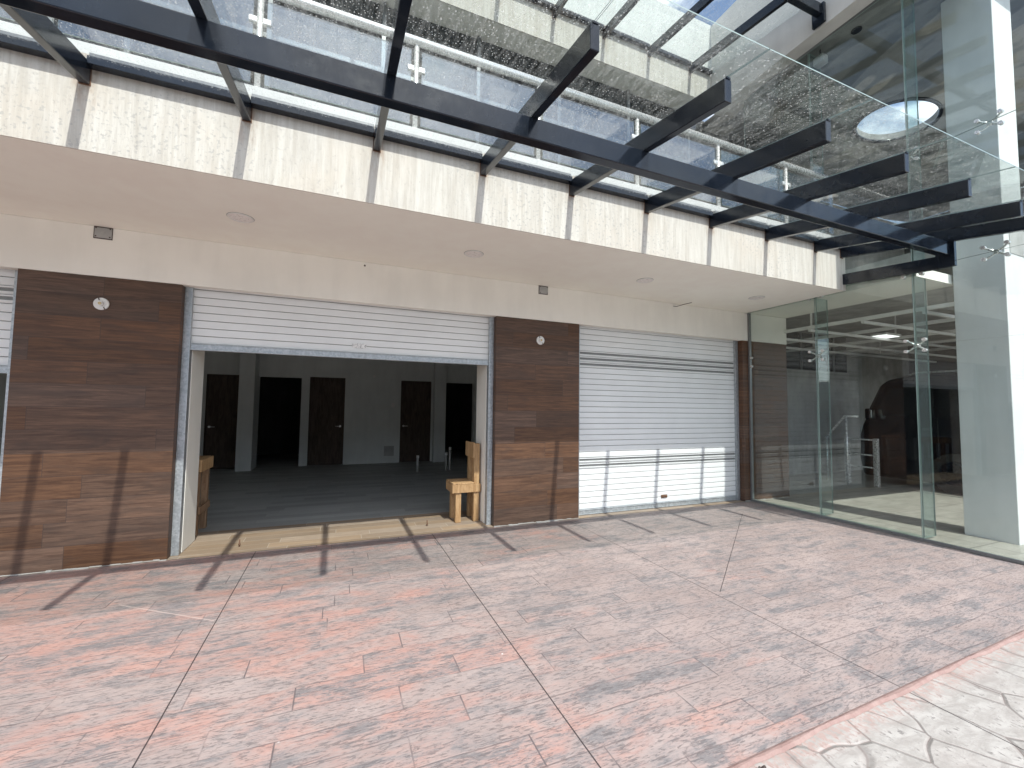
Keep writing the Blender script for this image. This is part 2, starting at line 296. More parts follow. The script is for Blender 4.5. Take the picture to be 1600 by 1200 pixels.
# ------------------------------------------------------------------ mesh helpers
class MB:
    def __init__(s): s.v = []; s.f = []; s.mi = []; s.sm = []
    def add(s, vs, fs, mi=0, smooth=False):
        b = len(s.v); s.v += [tuple(v) for v in vs]
        for f in fs: s.f.append(tuple(b + i for i in f)); s.mi.append(mi); s.sm.append(smooth)
        return s
    def box(s, x0, x1, y0, y1, z0, z1, mi=0, faces=None):
        vs = [(x, y, z) for z in (z0, z1) for y in (y0, y1) for x in (x0, x1)]
        fs = [(0, 2, 3, 1), (4, 5, 7, 6), (0, 1, 5, 4), (2, 6, 7, 3), (0, 4, 6, 2), (1, 3, 7, 5)]
        b = len(s.v); s.v += vs
        for k, f in enumerate(fs):
            s.f.append(tuple(b + i for i in f)); s.mi.append(mi if faces is None else faces[k]); s.sm.append(False)
        return s
    def bar(s, a, b, w, h, up=(0, 0, 1), mi=0):
        a, b = Vector(a), Vector(b); d = (b - a).normalized(); u = Vector(up); r = d.cross(u).normalized(); u = r.cross(d)
        vs = [p + r * sx * w / 2 + u * sz * h / 2 for p in (a, b) for sx, sz in ((-1, -1), (1, -1), (1, 1), (-1, 1))]
        return s.add(vs, [(3, 2, 1, 0), (4, 5, 6, 7), (0, 1, 5, 4), (1, 2, 6, 5), (2, 3, 7, 6), (3, 0, 4, 7)], mi)
    def tube(s, pts, r, n=14, mi=0, cap=True):
        pts = [Vector(p) for p in pts]; rr = r if isinstance(r, (list, tuple)) else [r] * len(pts)
        d0 = (pts[1] - pts[0]).normalized(); u = Vector((0, 0, 1)) if abs(d0.z) < .9 else Vector((1, 0, 0)); vs = []
        for i, p in enumerate(pts):
            d = (pts[min(i + 1, len(pts) - 1)] - pts[max(i - 1, 0)]).normalized(); x = d.cross(u).normalized(); y = x.cross(d)
            vs += [p + (x * math.cos(t) + y * math.sin(t)) * rr[i] for t in (2 * math.pi * k / n for k in range(n))]
        fs = [(i * n + k, (i + 1) * n + k, (i + 1) * n + (k + 1) % n, i * n + (k + 1) % n) for i in range(len(pts) - 1) for k in range(n)]
        s.add(vs, fs, mi, True)
        if cap:
            b = len(s.v) - len(vs); s.f.append(tuple(b + k for k in range(n))); s.f.append(tuple(b + len(vs) - 1 - k for k in range(n)))
            s.mi += [mi, mi]; s.sm += [False, False]
        return s
    def prism(s, poly, a, b, axis='x', mi=0):
        n = len(poly)
        P = (lambda t, q: (t, q[0], q[1])) if axis == 'x' else ((lambda t, q: (q[0], t, q[1])) if axis == 'y' else (lambda t, q: (q[0], q[1], t)))
        vs = [P(a, q) for q in poly] + [P(b, q) for q in poly]
        return s.add(vs, [tuple(range(n))[::-1], tuple(range(n, 2 * n))] + [(i, (i + 1) % n, n + (i + 1) % n, n + i) for i in range(n)], mi)
    def build(s, name, mats, parent=None, bevel=0.0, seg=2, smooth=False):
        me = bpy.data.meshes.new(name); off = Vector((0, 0, 0))
        if parent is not None:
            p = parent
            while p is not None: off += p.location; p = p.parent
        me.from_pydata([tuple(Vector(v) - off) for v in s.v], [], s.f)
        for m in (mats if isinstance(mats, (list, tuple)) else [mats]): me.materials.append(M[m] if isinstance(m, str) else m)
        for p, mi, sm in zip(me.polygons, s.mi, s.sm): p.material_index = mi; p.use_smooth = sm or smooth
        bm = bmesh.new(); bm.from_mesh(me); bmesh.ops.recalc_face_normals(bm, faces=bm.faces)
        if bevel:
            es = [e for e in bm.edges if len(e.link_faces) == 2 and e.calc_face_angle(0) > .5]
            bmesh.ops.bevel(bm, geom=es, offset=bevel, segments=seg, profile=.5, affect='EDGES', clamp_overlap=True)
        bm.to_mesh(me); bm.free()
        o = bpy.data.objects.new(name, me); COL.objects.link(o)
        if parent is not None: o.parent = parent
        return o
def tag(o, label=None, cat=None, group=None, kind=None):
    for k, v in (('label', label), ('category', cat), ('group', group), ('kind', kind)):
        if v: o[k] = v
    return o
def thing(name, label, cat, loc=(0, 0, 0), group=None):
    o = bpy.data.objects.new(name, None); COL.objects.link(o); o.location = loc; o.empty_display_size = .2
    return tag(o, label, cat, group)
def dup(root, delta, label=None):
    r = root.copy(); COL.objects.link(r); r.location = Vector(root.location) + Vector(delta)
    if label: r['label'] = label
    for ch in list(root.children):
        c = ch.copy(); COL.objects.link(c); c.parent = r
        for g in list(ch.children):
            q = g.copy(); COL.objects.link(q); q.parent = c
    return r

# ------------------------------------------------------------------ measurements
D = 4.892; YF = 3.427; ZT = 2.585; ZS = 3.039; ZL = 3.567; G = 6.16
PIL = [(-6.94, -5.78), (-2.582, -1.428), (1.779, 2.970), (6.03, 7.08)]
yk = lambda x: 1.284 + .0253 * x

# ------------------------------------------------------------------ setting
tag(MB().add([(-60, -60, -.012), (60, -60, -.012), (60, 60, -.012), (-60, 60, -.012)], [(0, 1, 2, 3)]).build('ground', 'ground'), kind='structure')
xs = [-14 + i * .5 for i in range(43)]
mb = MB()
for i in range(41):
    a, b = xs[i], min(xs[i + 1], 6.13)
    if a >= 6.13: break
    mb.add([(a, yk(a), 0), (b, yk(b), 0), (b, 4.872, 0), (a, 4.872, 0)], [(0, 1, 2, 3)])
tag(mb.build('pavement', 'pave'), kind='structure')
tag(MB().add([(-14, -9, -.004), (12, -9, -.004), (12, yk(12) + .01, -.004), (-14, yk(-14) + .01, -.004)], [(0, 1, 2, 3)]).build('stone_path', 'flag'), kind='structure')
n = NT('red edging concrete'); p = n.pos(); a = n.noise(p, 9, 6, .7); b = n.noise(p, 40, 4, .7)
c = n.mix(n.ss(a, .35, .7), (.235, .152, .135), (.30, .215, .192)); c = n.mix(n.math('MULTIPLY', n.ss(b, .55, .7), .5), c, (.22, .15, .14))
M['kerb'] = n.done(n.bsdf(color=c, rough=.75, normal=n.bump(n.math('ADD', a, b), .5, .01)))
mb = MB(); rows = []; x = -14.0
while x < 6.2:
    w = .029 + .005 * math.sin(x * 5.1) + .004 * math.sin(x * 13.7 + 1) + random.uniform(-.0025, .0025); hh = .008 + random.uniform(-.001, .001); y0 = yk(x)
    rows.append([(x, y0 - w, -.002), (x, y0 - w + .012, hh), (x, y0 - .01, hh), (x, y0 + .004, .001)]); x += .04
for r0, r1 in zip(rows, rows[1:]):
    for k in range(3): mb.add([r0[k], r1[k], r1[k + 1], r0[k + 1]], [(0, 1, 2, 3)], 0, True)
tag(mb.build('kerb', 'kerb'), kind='structure')
tag(MB().add([(-12, 4.872, .004), (6.0, 4.872, .004), (6.0, 5.78, .004), (-12, 5.78, .004)], [(0, 1, 2, 3)]).build('threshold_floor', 'ftile'), kind='structure')
M['gtile'] = mat_woodtile('grey wood look floor tile', (.30, .31, .30), (.345, .355, .345), (.32, .33, .32), L=.9, h=.15, flat=True, rough=.5, joint=(.27, .27, .26))
tag(MB().add([(-12, 5.78, .004), (6.0, 5.78, .004), (6.0, 14, .004), (-12, 14, .004)], [(0, 1, 2, 3)]).build('shop_floor', 'gtile'), kind='structure')
tag(MB().add([(6.13, 1.5, .006), (16, 1.5, .006), (16, 12, .006), (6.13, 12, .006)], [(0, 1, 2, 3)]).build('lobby_floor', 'lfloor'), kind='structure')

# ------------------------------------------------------------------ shop building
B = thing('shop_building', 'pale two storey shop building with wood look tiled pillars and stone fascia', 'building', (0, D, 0))
for x0, x1 in PIL:
    tp = MB().box(x0, x1, D, D + .085, .004, ZT - .002).build('tiled_pillar', 'tile', B, .003)
    MB().box(x0 - (.066 if x0 > -6 else 0), x1 + (.066 if x1 < 6.9 else 0), D + .165, 5.46, .006, ZT + .019).build('jamb', 'header', B, .004)
    MB().box(x0 + .02, x1 - .02, D + .086, D + .164, .006, ZT + .015).build('pillar_core', 'conc', B)
    # rough mortar line at the foot
    mb = MB(); x = x0
    while x < x1 - .02:
        w = random.uniform(.03, .09); d = random.uniform(.006, .026)
        mb.box(x, min(x + w, x1), D - d, D - .001, .001, random.uniform(.006, .016)); x += w
    mb.build('mortar_bead', 'conc', B)
MB().box(-12, 7.09, D - .001, D + .09, ZT, ZS).build('header_wall', 'header', B, .003)
MB().box(-12, 7.09, D + .32, 5.44, ZT + .02, ZS).build('beam', 'header', B)
MB().box(-12, 6.125, YF, D + .6, ZS + .001, ZS + .14).build('soffit', 'plaster', B)
MB().box(6.20, 7.09, 2.72, D + .6, ZS + .006, ZS + .12).build('lobby_soffit', 'plaster', B)
MB().box(-12, 6.125, YF - .012, YF - .001, ZS - .004, ZL + .10).build('fascia', 'fascia', B)
MB().box(-12, 6.125, YF, YF + .25, ZS + .142, 3.66).build('fascia_backing', 'conc', B)
MB().box(-12, 6.12, YF + .04, YF + .19, 3.661, 3.775).build('curb', 'white', B, .004)
MB().box(-12, 6.12, YF + .251, 5.64, 3.30, 3.60).build('balcony_slab', 'conc', B)
# interior
YB = 11.16
ops = [(-2.72, -2.04, 2.1), (-1.72, -.84, 2.085), (-.66, .125, 2.115), (1.467, 2.245, 2.10), (2.62, 3.42, 2.09)]
mb = MB(); x = -4.0
for a, b, h in ops:
    mb.box(x, a, YB, YB + .15, -.02, 3.2); mb.box(a, b, YB, YB + .15, h, 3.2); x = b
mb.box(x, 4.6, YB, YB + .15, -.02, 3.2); mb.build('back_wall', 'inner', B)
MB().box(-2.02, -1.725, 10.66, YB - .001, -.02, 3.2).build('pier', 'inner', B, .004)
MB().box(2.30, 2.60, 10.95, YB - .001, -.02, 3.2).build('pier', 'inner', B, .004)
for x in (-4.1, 4.6): MB().box(x, x + .12, 5.5, 14, -.02, 3.2).build('partition', 'inner', B)
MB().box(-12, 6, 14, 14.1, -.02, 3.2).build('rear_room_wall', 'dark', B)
MB().box(-12, 6.5, 5.501, 14, 3.2, 3.3).build('shop_ceiling', 'inner', B)
MB().box(-4, 4.6, 7.9, 8.2, 2.84, 3.19).build('ceiling_beam', 'inner', B)
MB().box(-12, -11.9, 4.9, 14, -.02, 3.2).build('partition', 'inner', B)
# upper storey
YU = 5.36; ZU = 6.877
MB().box(-12, 5.95, YU - .012, YU - .001, ZU - .004, 7.50).build('upper_fascia', 'fascia2', B)
MB().box(-12, 5.95, YU, YU + .2, 7.501, 8.34).build('parapet', 'white', B)
MB().box(-12, 5.95, YU, 12, ZU + .001, 7.49).build('upper_slab', 'plaster', B)
MB().box(-12, 5.95, 5.72, 5.74, 3.605, ZU - .001).build('upper_shopfront', 'gwin', B)
mb = MB()
for k in range(14): mb.box(-11.6 + k * 1.33, -11.55 + k * 1.33, 5.66, 5.72, 3.605, ZU - .002)
for z in (4.7, 5.9, 6.45): mb.box(-12, 5.94, 5.67, 5.719, z, z + .055)
mb.build('shopfront_frame', 'channel', B)
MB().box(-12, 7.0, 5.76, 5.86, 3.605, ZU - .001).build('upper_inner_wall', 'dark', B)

# interior doors (each swings on its own)
def door(x0, x1, h, hx, label):
    t = thing('interior_door', label, 'door', ((x0 + x1) / 2, YB + .04, 0), 'doors along the back wall of the shop')
    MB().box(x0 + .012, x1 - .012, YB + .03, YB + .07, .012, h - .012).build('door_leaf', 'door', t, .003)
    MB().box(x0, x0 + .012, YB - .012, YB + .10, .005, h).box(x1 - .012, x1, YB - .012, YB + .10, .005, h).box(x0 + .012, x1 - .012, YB - .012, YB + .10, h - .012, h).build('door_frame', 'door', t)
    s = 1 if hx < (x0 + x1) / 2 else -1
    mb = MB().tube([(hx, YB + .03, .935), (hx, YB + .018, .935)], .026).tube([(hx, YB + .03, .935), (hx, YB - .03, .935), (hx + s * .02, YB - .035, .935), (hx + s * .11, YB - .035, .935)], .009)
    mb.build('handle', 'inox', t)
door(-2.72, -2.04, 2.1, -2.64, 'dark brown door left of the pale pier at the back of the shop')
door(-.66, .125, 2.115, .035, 'dark brown door with lever handle near the middle of the back wall')
door(1.467, 2.245, 2.10, 1.55, 'dark brown door to the right of the square wall grille')

# ------------------------------------------------------------------ roller shutters
def shutter(x0, x1, lift, label, handle=None, sticker=None):
    t = thing('roller_shutter', label, 'shutter', ((x0 + x1) / 2, D + .12, lift), 'roller shutters between the tiled pillars')
    y = D + .125; top = ZT + .26; z = lift + .075; prof = []; pitch = .0775
    rows = int((top - z) / pitch); mb = MB()
    xa, xb = x0 + .05, x1 - .05
    for k in range(rows):
        za = z + k * pitch; loc = za - lift
        sl = any(a <= loc <= b for a, b in ((.56, .74), (1.98, 2.22)))
        if sl:
            q = [(za, y), (za + .018, y - .010, 0), (za + .026, y - .010), (za + .028, y + .006), (za + .058, y + .006), (za + .060, y - .010), (za + .0725, y - .010), (za + .0775, y)]
            mi = [0, 0, 0, 1, 0, 0, 2]
        else:
            q = [(za, y), (za + .004, y - .004), (za + .036, y - .006), (za + .068, y - .005), (za + .0725, y - .001), (za + .0735, y + .006), (za + .0775, y + .003)]
            mi = [0, 0, 0, 0, 2, 2]
        for i in range(len(q) - 1):
            mb.add([(xa, q[i][1], q[i][0]), (xb, q[i][1], q[i][0]), (xb, q[i + 1][1], q[i + 1][0]), (xa, q[i + 1][1], q[i + 1][0])], [(0, 1, 2, 3)], mi[i])
    mb.build('slat_curtain', ['shut', 'slot', 'gap'], t)
    MB().box(xa, xb, y - .022, y + .022, lift + .006, lift + .074).box(xa, xb, y - .032, y - .022, lift + .006, lift + .016).box(xa, xb, y - .030, y - .022, lift + .064, lift + .072).build('bottom_bar', 'galv', t, .002)
    for a, b in ((x0, x0 + .062), (x1 - .062, x1)):
        m2 = MB().box(a, b, D + .087, D + .103, .006, ZT + .02).box(a, a + .004, D + .103, D + .16, .006, ZT + .02).box(b - .004, b, D + .103, D + .16, .006, ZT + .02)
        m2.build('guide_rail', 'galv', t, .0015)
    if handle:
        hx, hz = handle
        MB().box(hx - .055, hx + .055, y - .02, y - .010, hz - .022, hz + .022).box(hx - .045, hx + .045, y - .03, y - .02, hz - .006, hz + .012).build('handle', 'rust', t, .002)
    if sticker:
        sx, sz = sticker
        n = 20; pts = []
        for k in range(n):
            a = 2 * math.pi * k / n; pts.append((sx + .075 * max(-1, min(1, 1.25 * math.cos(a))), sz + .026 * max(-1, min(1, 1.2 * math.sin(a)))))
        MB().prism(pts, y - .0175, y - .0145, 'y').build('sticker', 'sticker', t)
    return t
shutter(-1.428, 1.779, 1.965, 'white roller shutter half raised over the open dark shop', sticker=(.19, 2.115))
shutter(2.970, 6.03, .004, 'white roller shutter pulled down shut between tiled pillars', handle=(4.50, .165))
shutter(-5.78, -2.582, 1.68, 'white roller shutter cut off at the left edge of the picture, raised')

# ------------------------------------------------------------------ canopies
def canopy(name, label, dy, dz, xs, yend, ypur, yglass, xglass, endbeam):
    t = thing(name, label, 'canopy', (0, YF + dy, 3.4 + dz))
    sl = .157; yb = YF - .014
    zb = lambda y: 3.464 - sl * (YF - y)
    P = lambda x, y, z: (x, y + dy, z + dz)
    for x in xs:
        # rib: solid flat box with one end notched, weld plate at the foot
        poly = [(yb, 3.464), (yb, 3.606), (yend, zb(yend) + .138), (yend, zb(yend))]
        mb = MB().prism([(q[0] + dy, q[1] + dz) for q in poly], x - .026, x + .026, 'x')
        o = mb.build('rib', 'steel', t, .004)
        MB().box(x - .016, x + .016, yend + dy - .004, yend + dy + .004, zb(yend) + .137 + dz, zb(yend) + .147 + dz).build('end_clip', 'steel', o)
        MB().box(x - .030, x + .030, YF + dy - .017, YF + dy - .012, 3.458 + dz, 3.612 + dz).build('weld_bead', 'rust', o)
    x0, x1 = xs[0] - .2, xglass
    if endbeam:
        MB().prism([(YF - .002, 3.112), (YF - .002, 3.25), (ypur + .05, 3.172), (ypur + .05, 3.034)], 6.06, 6.118, 'x').build('end_beam', 'steel', t, .004)
    zp = zb(ypur)
    MB().box(x0 - .6, x1 - .03, ypur - .04 + dy, ypur + .04 + dy, zp - .148 + dz, zp - .003 + dz).build('purlin', 'steel', t, .006)
    MB().box(x1 - .03, x1 + .015, ypur - .07 + dy, ypur + .09 + dy, zp - .27 + dz, zp + .0 + dz).build('end_bracket', 'steel', t, .003)
    ed = [x0 - .6] + [v for x in xs for v in (x - .027, x + .027)] + [x1]
    mb = MB(); mc = MB()
    for a, b in zip(ed[::2], ed[1::2]):
        mb.box(a, b, YF - .075 + dy, YF - .013 + dy, ZL + dz, ZL + .052 + dz)
        mc.box(a, b, YF - .05 + dy, YF - .013 + dy, ZL + .053 + dz, ZL + .088 + dz)
    mb.build('wall_ledger', 'steel', t, .003); mc.build('glazing_channel', 'channel', t, .002)
    zg = lambda y: zb(y) + .148
    gx = [x0 - .6] + list(xs) + [x1 + .05]
    for a, b in zip(gx, gx[1:]):
        if b - a < .06: continue
        a += .004; b -= .004; ya = YF - .055
        vs = [P(a, ya, zg(ya)), P(b, ya, zg(ya)), P(b, yglass, zg(yglass)), P(a, yglass, zg(yglass))]
        vs += [(v[0], v[1], v[2] + .006) for v in vs]
        m2 = MB().add(vs, [(0, 1, 2, 3), (7, 6, 5, 4)], 0).add(vs, [(0, 4, 5, 1), (1, 5, 6, 2), (2, 6, 7, 3), (3, 7, 4, 0)], 1)
        m2.build('glass_panel', ['gcan', 'edge'], t)
    return t
RX = [-2.15 - .8855 * k for k in range(4, -1, -1)] + [-1.56 + .8855 * k for k in range(9)] + [6.05]
canopy('glass_canopy', 'black steel rib canopy with dirty glass panels above the shopfront', 0, 0, RX, 1.67, 2.40, 1.42, 6.10, True)
canopy('glass_canopy', 'upper black steel canopy at roof level behind the balcony railing', YU - YF, 7.27 - 3.464, [-1.64 + .8855 * k for k in range(-5, 9)], .92, 1.57, .75, 5.90, False)

# ------------------------------------------------------------------ balcony railing
t = thing('balcony_railing', 'stainless balcony railing with blue glass panels above the fascia', 'railing', (0, 3.53, 3.775))
YR = 3.535; PX = [-.645 + 1.1645 * k for k in range(-5, 6)]
for px in PX:
    p = MB().tube([(px, YR, 3.776), (px, YR, 4.53)], .021).tube([(px, YR, 3.776), (px, YR, 3.784)], .045).build('post', 'inox', t)
    MB().tube([(px, YR, 4.53), (px, YR, 4.56)], .012).build('saddle', 'inox', p)
    for z in (3.96, 4.33):
        for s in (-1, 1):
            MB().box(min(px + s * .018, px + s * .075), max(px + s * .018, px + s * .075), YR - .018, YR + .018, z - .024, z + .024).build('glass_clamp', 'inox', p, .008)
MB().tube([(-9.5, YR, 4.585), (6.1, YR, 4.585)], .036, 20).build('handrail', 'inox', t)
for a, b in zip(PX, PX[1:]):
    MB().box(a + .045, b - .045, YR - .005, YR + .005, 3.84, 4.50, faces=[1, 1, 0, 0, 1, 1]).build('glass_panel', ['grail', 'edge'], t)
MB().box(PX[-1] + .045, 6.1, YR - .005, YR + .005, 3.84, 4.50, faces=[1, 1, 0, 0, 1, 1]).build('glass_panel', ['grail', 'edge'], t)

# ------------------------------------------------------------------ glass wall
t = thing('glass_wall', 'frameless two storey glass wall with spider fittings beside the shops', 'glass wall', (G, 3.3, 0))
YC = [4.885, 3.835, 2.738, 1.62]; ZC = [.03, 2.225, 3.11, 4.48, 6.66]
for a, b in zip(YC, YC[1:]):
    for z0, z1 in zip(ZC, ZC[1:]):
        MB().box(G - .006, G + .006, b + .0018, a - .0018, z0 + .0015, z1 - .0015, faces=[1, 1, 1, 1, 0, 0]).build('glass_panel', ['gwall', 'edge'], t)
for y in YC[1:3]:
    MB().box(G + .03, G + .27, y - .0075, y + .0075, .03, 6.66, faces=[1, 1, 0, 0, 1, 1]).build('glass_fin', ['gfin', 'edge'], t)
def spider(y, z):
    mb = MB()
    mb.tube([(G + .02, y, z), (G + .075, y, z)], .022)
    for sy in (-1, 1):
        for sz in (-1, 1):
            e = (y + sy * .085, z + sz * .062)
            mb.tube([(G + .05, y, z), (G + .045, y + sy * .05, z + sz * .036), (G + .03, *e)], [.011, .010, .008], 10)
            mb.tube([(G + .032, *e), (G - .012, *e)], .019, 14)
    mb.build('spider_fitting', 'inox', t)
for y, z in ((3.835, 2.225), (2.738, 2.225), (2.738, 3.11), (3.835, 3.11), (2.06, 3.11), (3.835, 4.48), (2.738, 4.48), (2.06, 4.48)): spider(y, z)
mb = MB()
for z in (2.16, 2.30): mb.tube([(G - .015, 4.84, z), (G + .03, 4.84, z)], .018)
mb.build('edge_clamp', 'inox', t)
MB().box(G - .02, G + .02, 1.62, 4.885, .001, .03).build('floor_channel', 'channel', t)
MB().box(G - .01, G + .035, 4.86, 4.888, .03, ZS - .002).build('edge_frame', 'channel', t)

# ------------------------------------------------------------------ lobby wing
W = thing('lobby_wing', 'pale glazed lobby wing with tall white column at the right', 'building', (7, 2.5, 0))
MB().box(6.97, 7.45, 2.255, 2.70, -.02, 6.69).build('column', 'white', W, .006)
MB().box(5.93, 6.15, 1.6, 5.345, 6.69, 7.25).build('wing_wall', 'wing', W)
MB().box(5.936, 6.15, 1.6, 5.345, 7.256, 8.30).build('wing_parapet', 'wing', W)
MB().box(7.095, 15, 2.25, 6.59, 3.30, 3.61).build('floor_slab', 'conc', W)
MB().box(7.455, 15, 2.25, 2.42, 3.0, 3.298).build('front_beam', 'white', W)
MB().box(6.9, 15, 6.6, 6.7, -.02, 6.69).build('rear_wall', 'conc', W)
MB().box(7.21, 14.49, 6.54, 6.598, -.02, 2.41).build('lower_wall', 'conc', W)
mb = MB()
for k in range(7): mb.box(7.6 + k * .6, 7.64 + k * .6, 6.56, 6.598, 2.411, 3.299)
mb.build('window_mullion', 'channel', W)
MB().box(7.3, 11.75, 6.585, 6.599, 2.411, 3.299).build('dark_window', 'gwin', W)
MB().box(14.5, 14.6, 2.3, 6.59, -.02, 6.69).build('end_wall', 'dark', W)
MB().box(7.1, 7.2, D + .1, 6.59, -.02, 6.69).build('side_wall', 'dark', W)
# ceiling with a round skylight
cx, cy, cr = 9.15, 4.20, .70; N = 64; x0, x1, y0, y1 = 6.151, 14.5, 2.0, 6.59; mb = MB(); V0 = []; V1 = []
for k in range(N):
    a = 2 * math.pi * k / N; dx, dy = math.cos(a), math.sin(a)
    tt = min((x1 - cx) / dx if dx > 1e-6 else ((x0 - cx) / dx if dx < -1e-6 else 1e9), (y1 - cy) / dy if dy > 1e-6 else ((y0 - cy) / dy if dy < -1e-6 else 1e9))
    V0.append((cx + dx * cr, cy + dy * cr * .74)); V1.append((cx + dx * tt, cy + dy * tt))
for z in (6.70, 6.82):
    vs = [(*q, z) for q in V0] + [(*q, z) for q in V1]
    mb.add(vs, [(k, (k + 1) % N, N + (k + 1) % N, N + k) for k in range(N)])
mb.build('lobby_ceiling', 'ceil', W)
mb = MB(); vs = [(*q, 6.70) for q in V0] + [(*q, 6.82) for q in V0]
mb.add(vs, [(k, (k + 1) % N, N + (k + 1) % N, N + k) for k in range(N)], 0, True); mb.build('skylight_drum', 'conc', W)
mb = MB(); ring = [(cx + math.cos(2 * math.pi * k / N) * (cr + .02), cy + math.sin(2 * math.pi * k / N) * (cr * .74 + .02), 6.69) for k in range(N + 1)]
mb.tube(ring, .03, 8, cap=False); mb.build('skylight_rim', 'steel', W)

# suspended frame of white steel tubes below the lobby slab
t = thing('ceiling_frame', 'grid of pale steel tubes hanging under the lobby slab', 'ceiling frame', (9, 4.4, 2.8))
m1 = MB(); m2 = MB()
for x in (7.05, 8.2, 9.4, 10.6, 11.8): m1.box(x - .025, x + .025, 2.5, 6.5, 2.78, 2.83)
for y in (3.0, 3.7, 4.45, 5.2, 5.9): m2.box(7.0, 14.2, y - .02, y + .02, 2.735, 2.775)
m1.build('main_tube', 'plast', t); m2.build('cross_tube', 'plast', t)
mb = MB()
for x in (7.05, 9.4, 11.8):
    for y in (3.0, 4.45, 5.9): mb.box(x - .01, x + .01, y - .01, y + .01, 2.831, 3.299)
mb.build('hanger', 'plast', t)
t = thing('ceiling_panel', 'lit white light panel hanging in the lobby ceiling frame', 'ceiling light', (8.95, 4.38, 2.8))
MB().box(8.72, 9.18, 4.26, 4.50, 2.795, 2.83).build('housing', 'plast', t, .004)
n = NT('lit diffuser'); M['lit'] = n.done(n.nd('Emission', {'Color': (1, 1, .97), 'Strength': 1.1}).outputs[0])
MB().box(8.74, 9.16, 4.28, 4.48, 2.788, 2.794).build('diffuser', 'lit', t)

# ------------------------------------------------------------------ van behind the glass
def van():
    t = thing('parked_van', 'black van parked beyond the lobby glass, front to the left', 'van', (11.1, 3.2, 0))
    prof = [(5.48, .14), (5.54, .50), (5.52, .98), (5.47, 1.18), (5.40, 1.34), (5.12, 2.0), (5.0, 2.10), (4.6, 2.17), (3.2, 2.19), (1.3, 2.15), (.82, 2.05), (.74, 1.2), (.72, .45), (.80, .14)]
    MB().prism(prof, 10.2, 12.05, 'x').build('body', 'car', t, .07, 4, True)
    ws = [(5.425, 1.36), (5.15, 1.97), (5.175, 1.985), (5.45, 1.375)]
    MB().prism(ws, 10.32, 11.93, 'x').build('windscreen', 'cglass', t, .004)
    MB().prism([(5.22, 1.38), (4.98, 1.92), (4.30, 1.95), (4.30, 1.38)], 10.186, 10.199, 'x').build('side_window', 'cglass', t)
    MB().prism([(4.22, 1.38), (4.22, 1.95), (1.2, 1.92), (1.1, 1.38)], 10.186, 10.199, 'x').build('side_window', 'cglass', t)
    MB().prism([(4.24, .48), (4.24, 1.34), (4.25, 1.34), (4.25, .48)], 10.190, 10.199, 'x').build('door_seam', 'rubber', t)
    MB().box(10.175, 10.198, 4.32, 4.46, 1.12, 1.16).build('door_handle', 'chrome', t, .006)
    for y in (4.02, 1.35):
        w = MB().tube([(10.17, y, .36), (10.40, y, .36)], .36, 36).build('wheel', 'rubber', t)
        mb = MB().tube([(10.155, y, .36), (10.20, y, .36)], .22, 30)
        for k in range(7):
            a = 2 * math.pi * k / 7; mb.bar((10.150, y, .36), (10.150, y + .2 * math.cos(a), .36 + .2 * math.sin(a)), .012, .04, (1, 0, 0))
        mb.build('rim', 'steel', w)
    for x in (10.24, 11.72): MB().prism([(5.40, .95), (5.545, .92), (5.53, 1.08), (5.47, 1.17), (5.36, 1.12)], x, x + .28, 'x').build('headlight', 'lamp', t, .015)
    for x in (10.36, 11.85): MB().tube([(x, 4.75, 2.16), (x, 4.6, 2.215), (x, 1.6, 2.215), (x, 1.45, 2.14)], .018).build('roof_glint', 'inox', t)  # bright bars added to draw glossy streaks along the roof
    m = MB().box(9.98, 10.14, 5.20, 5.30, 1.30, 1.52).build('side_mirror', 'car', t, .03, 3)
    MB().box(10.0, 10.12, 5.185, 5.199, 1.33, 1.49).build('mirror_glass', 'chrome', m, .006)
    MB().bar((10.12, 5.25, 1.34), (10.23, 5.22, 1.30), .04, .04).build('mirror_arm', 'car', m)
    MB().box(10.3, 11.95, 5.505, 5.552, .36, .44).build('bumper_trim', 'chrome', t, .01)
van()
# low steel guard frames in front of the van
t = thing('guard_rail', 'low steel guard rail between glass lobby and black van', 'railing', (9.7, 5.0, 0))
for y in (5.45, 4.95): MB().box(9.62, 9.70, y - .035, y + .035, .008, .93).build('post', 'inox', t, .004)
mb = MB()
for z in (.90, .60, .36): mb.tube([(9.66, 5.41, z), (9.66, 4.99, z)], .014)
mb.build('rail_bar', 'inox', t)
t = thing('guard_post', 'single steel guard post beside the white column in the lobby', 'post', (9.9, 3.7, 0))
MB().box(9.86, 9.94, 3.66, 3.74, .008, .95).build('shaft', 'inox', t, .004); MB().box(9.82, 9.98, 3.62, 3.78, .007, .02).build('base_plate', 'inox', t)
t = thing('stair_handrail', 'sloping steel handrail standing inside the lobby', 'handrail', (9.4, 5.7, 0))
MB().tube([(9.4, 5.70, .90), (9.4, 5.33, 1.36), (9.4, 5.1, 1.36)], .022).build('rail', 'inox', t)
for y, z in ((5.68, .91), (5.31, 1.35)): MB().tube([(9.4, y, .008), (9.4, y, z)], .016).build('post', 'inox', t)

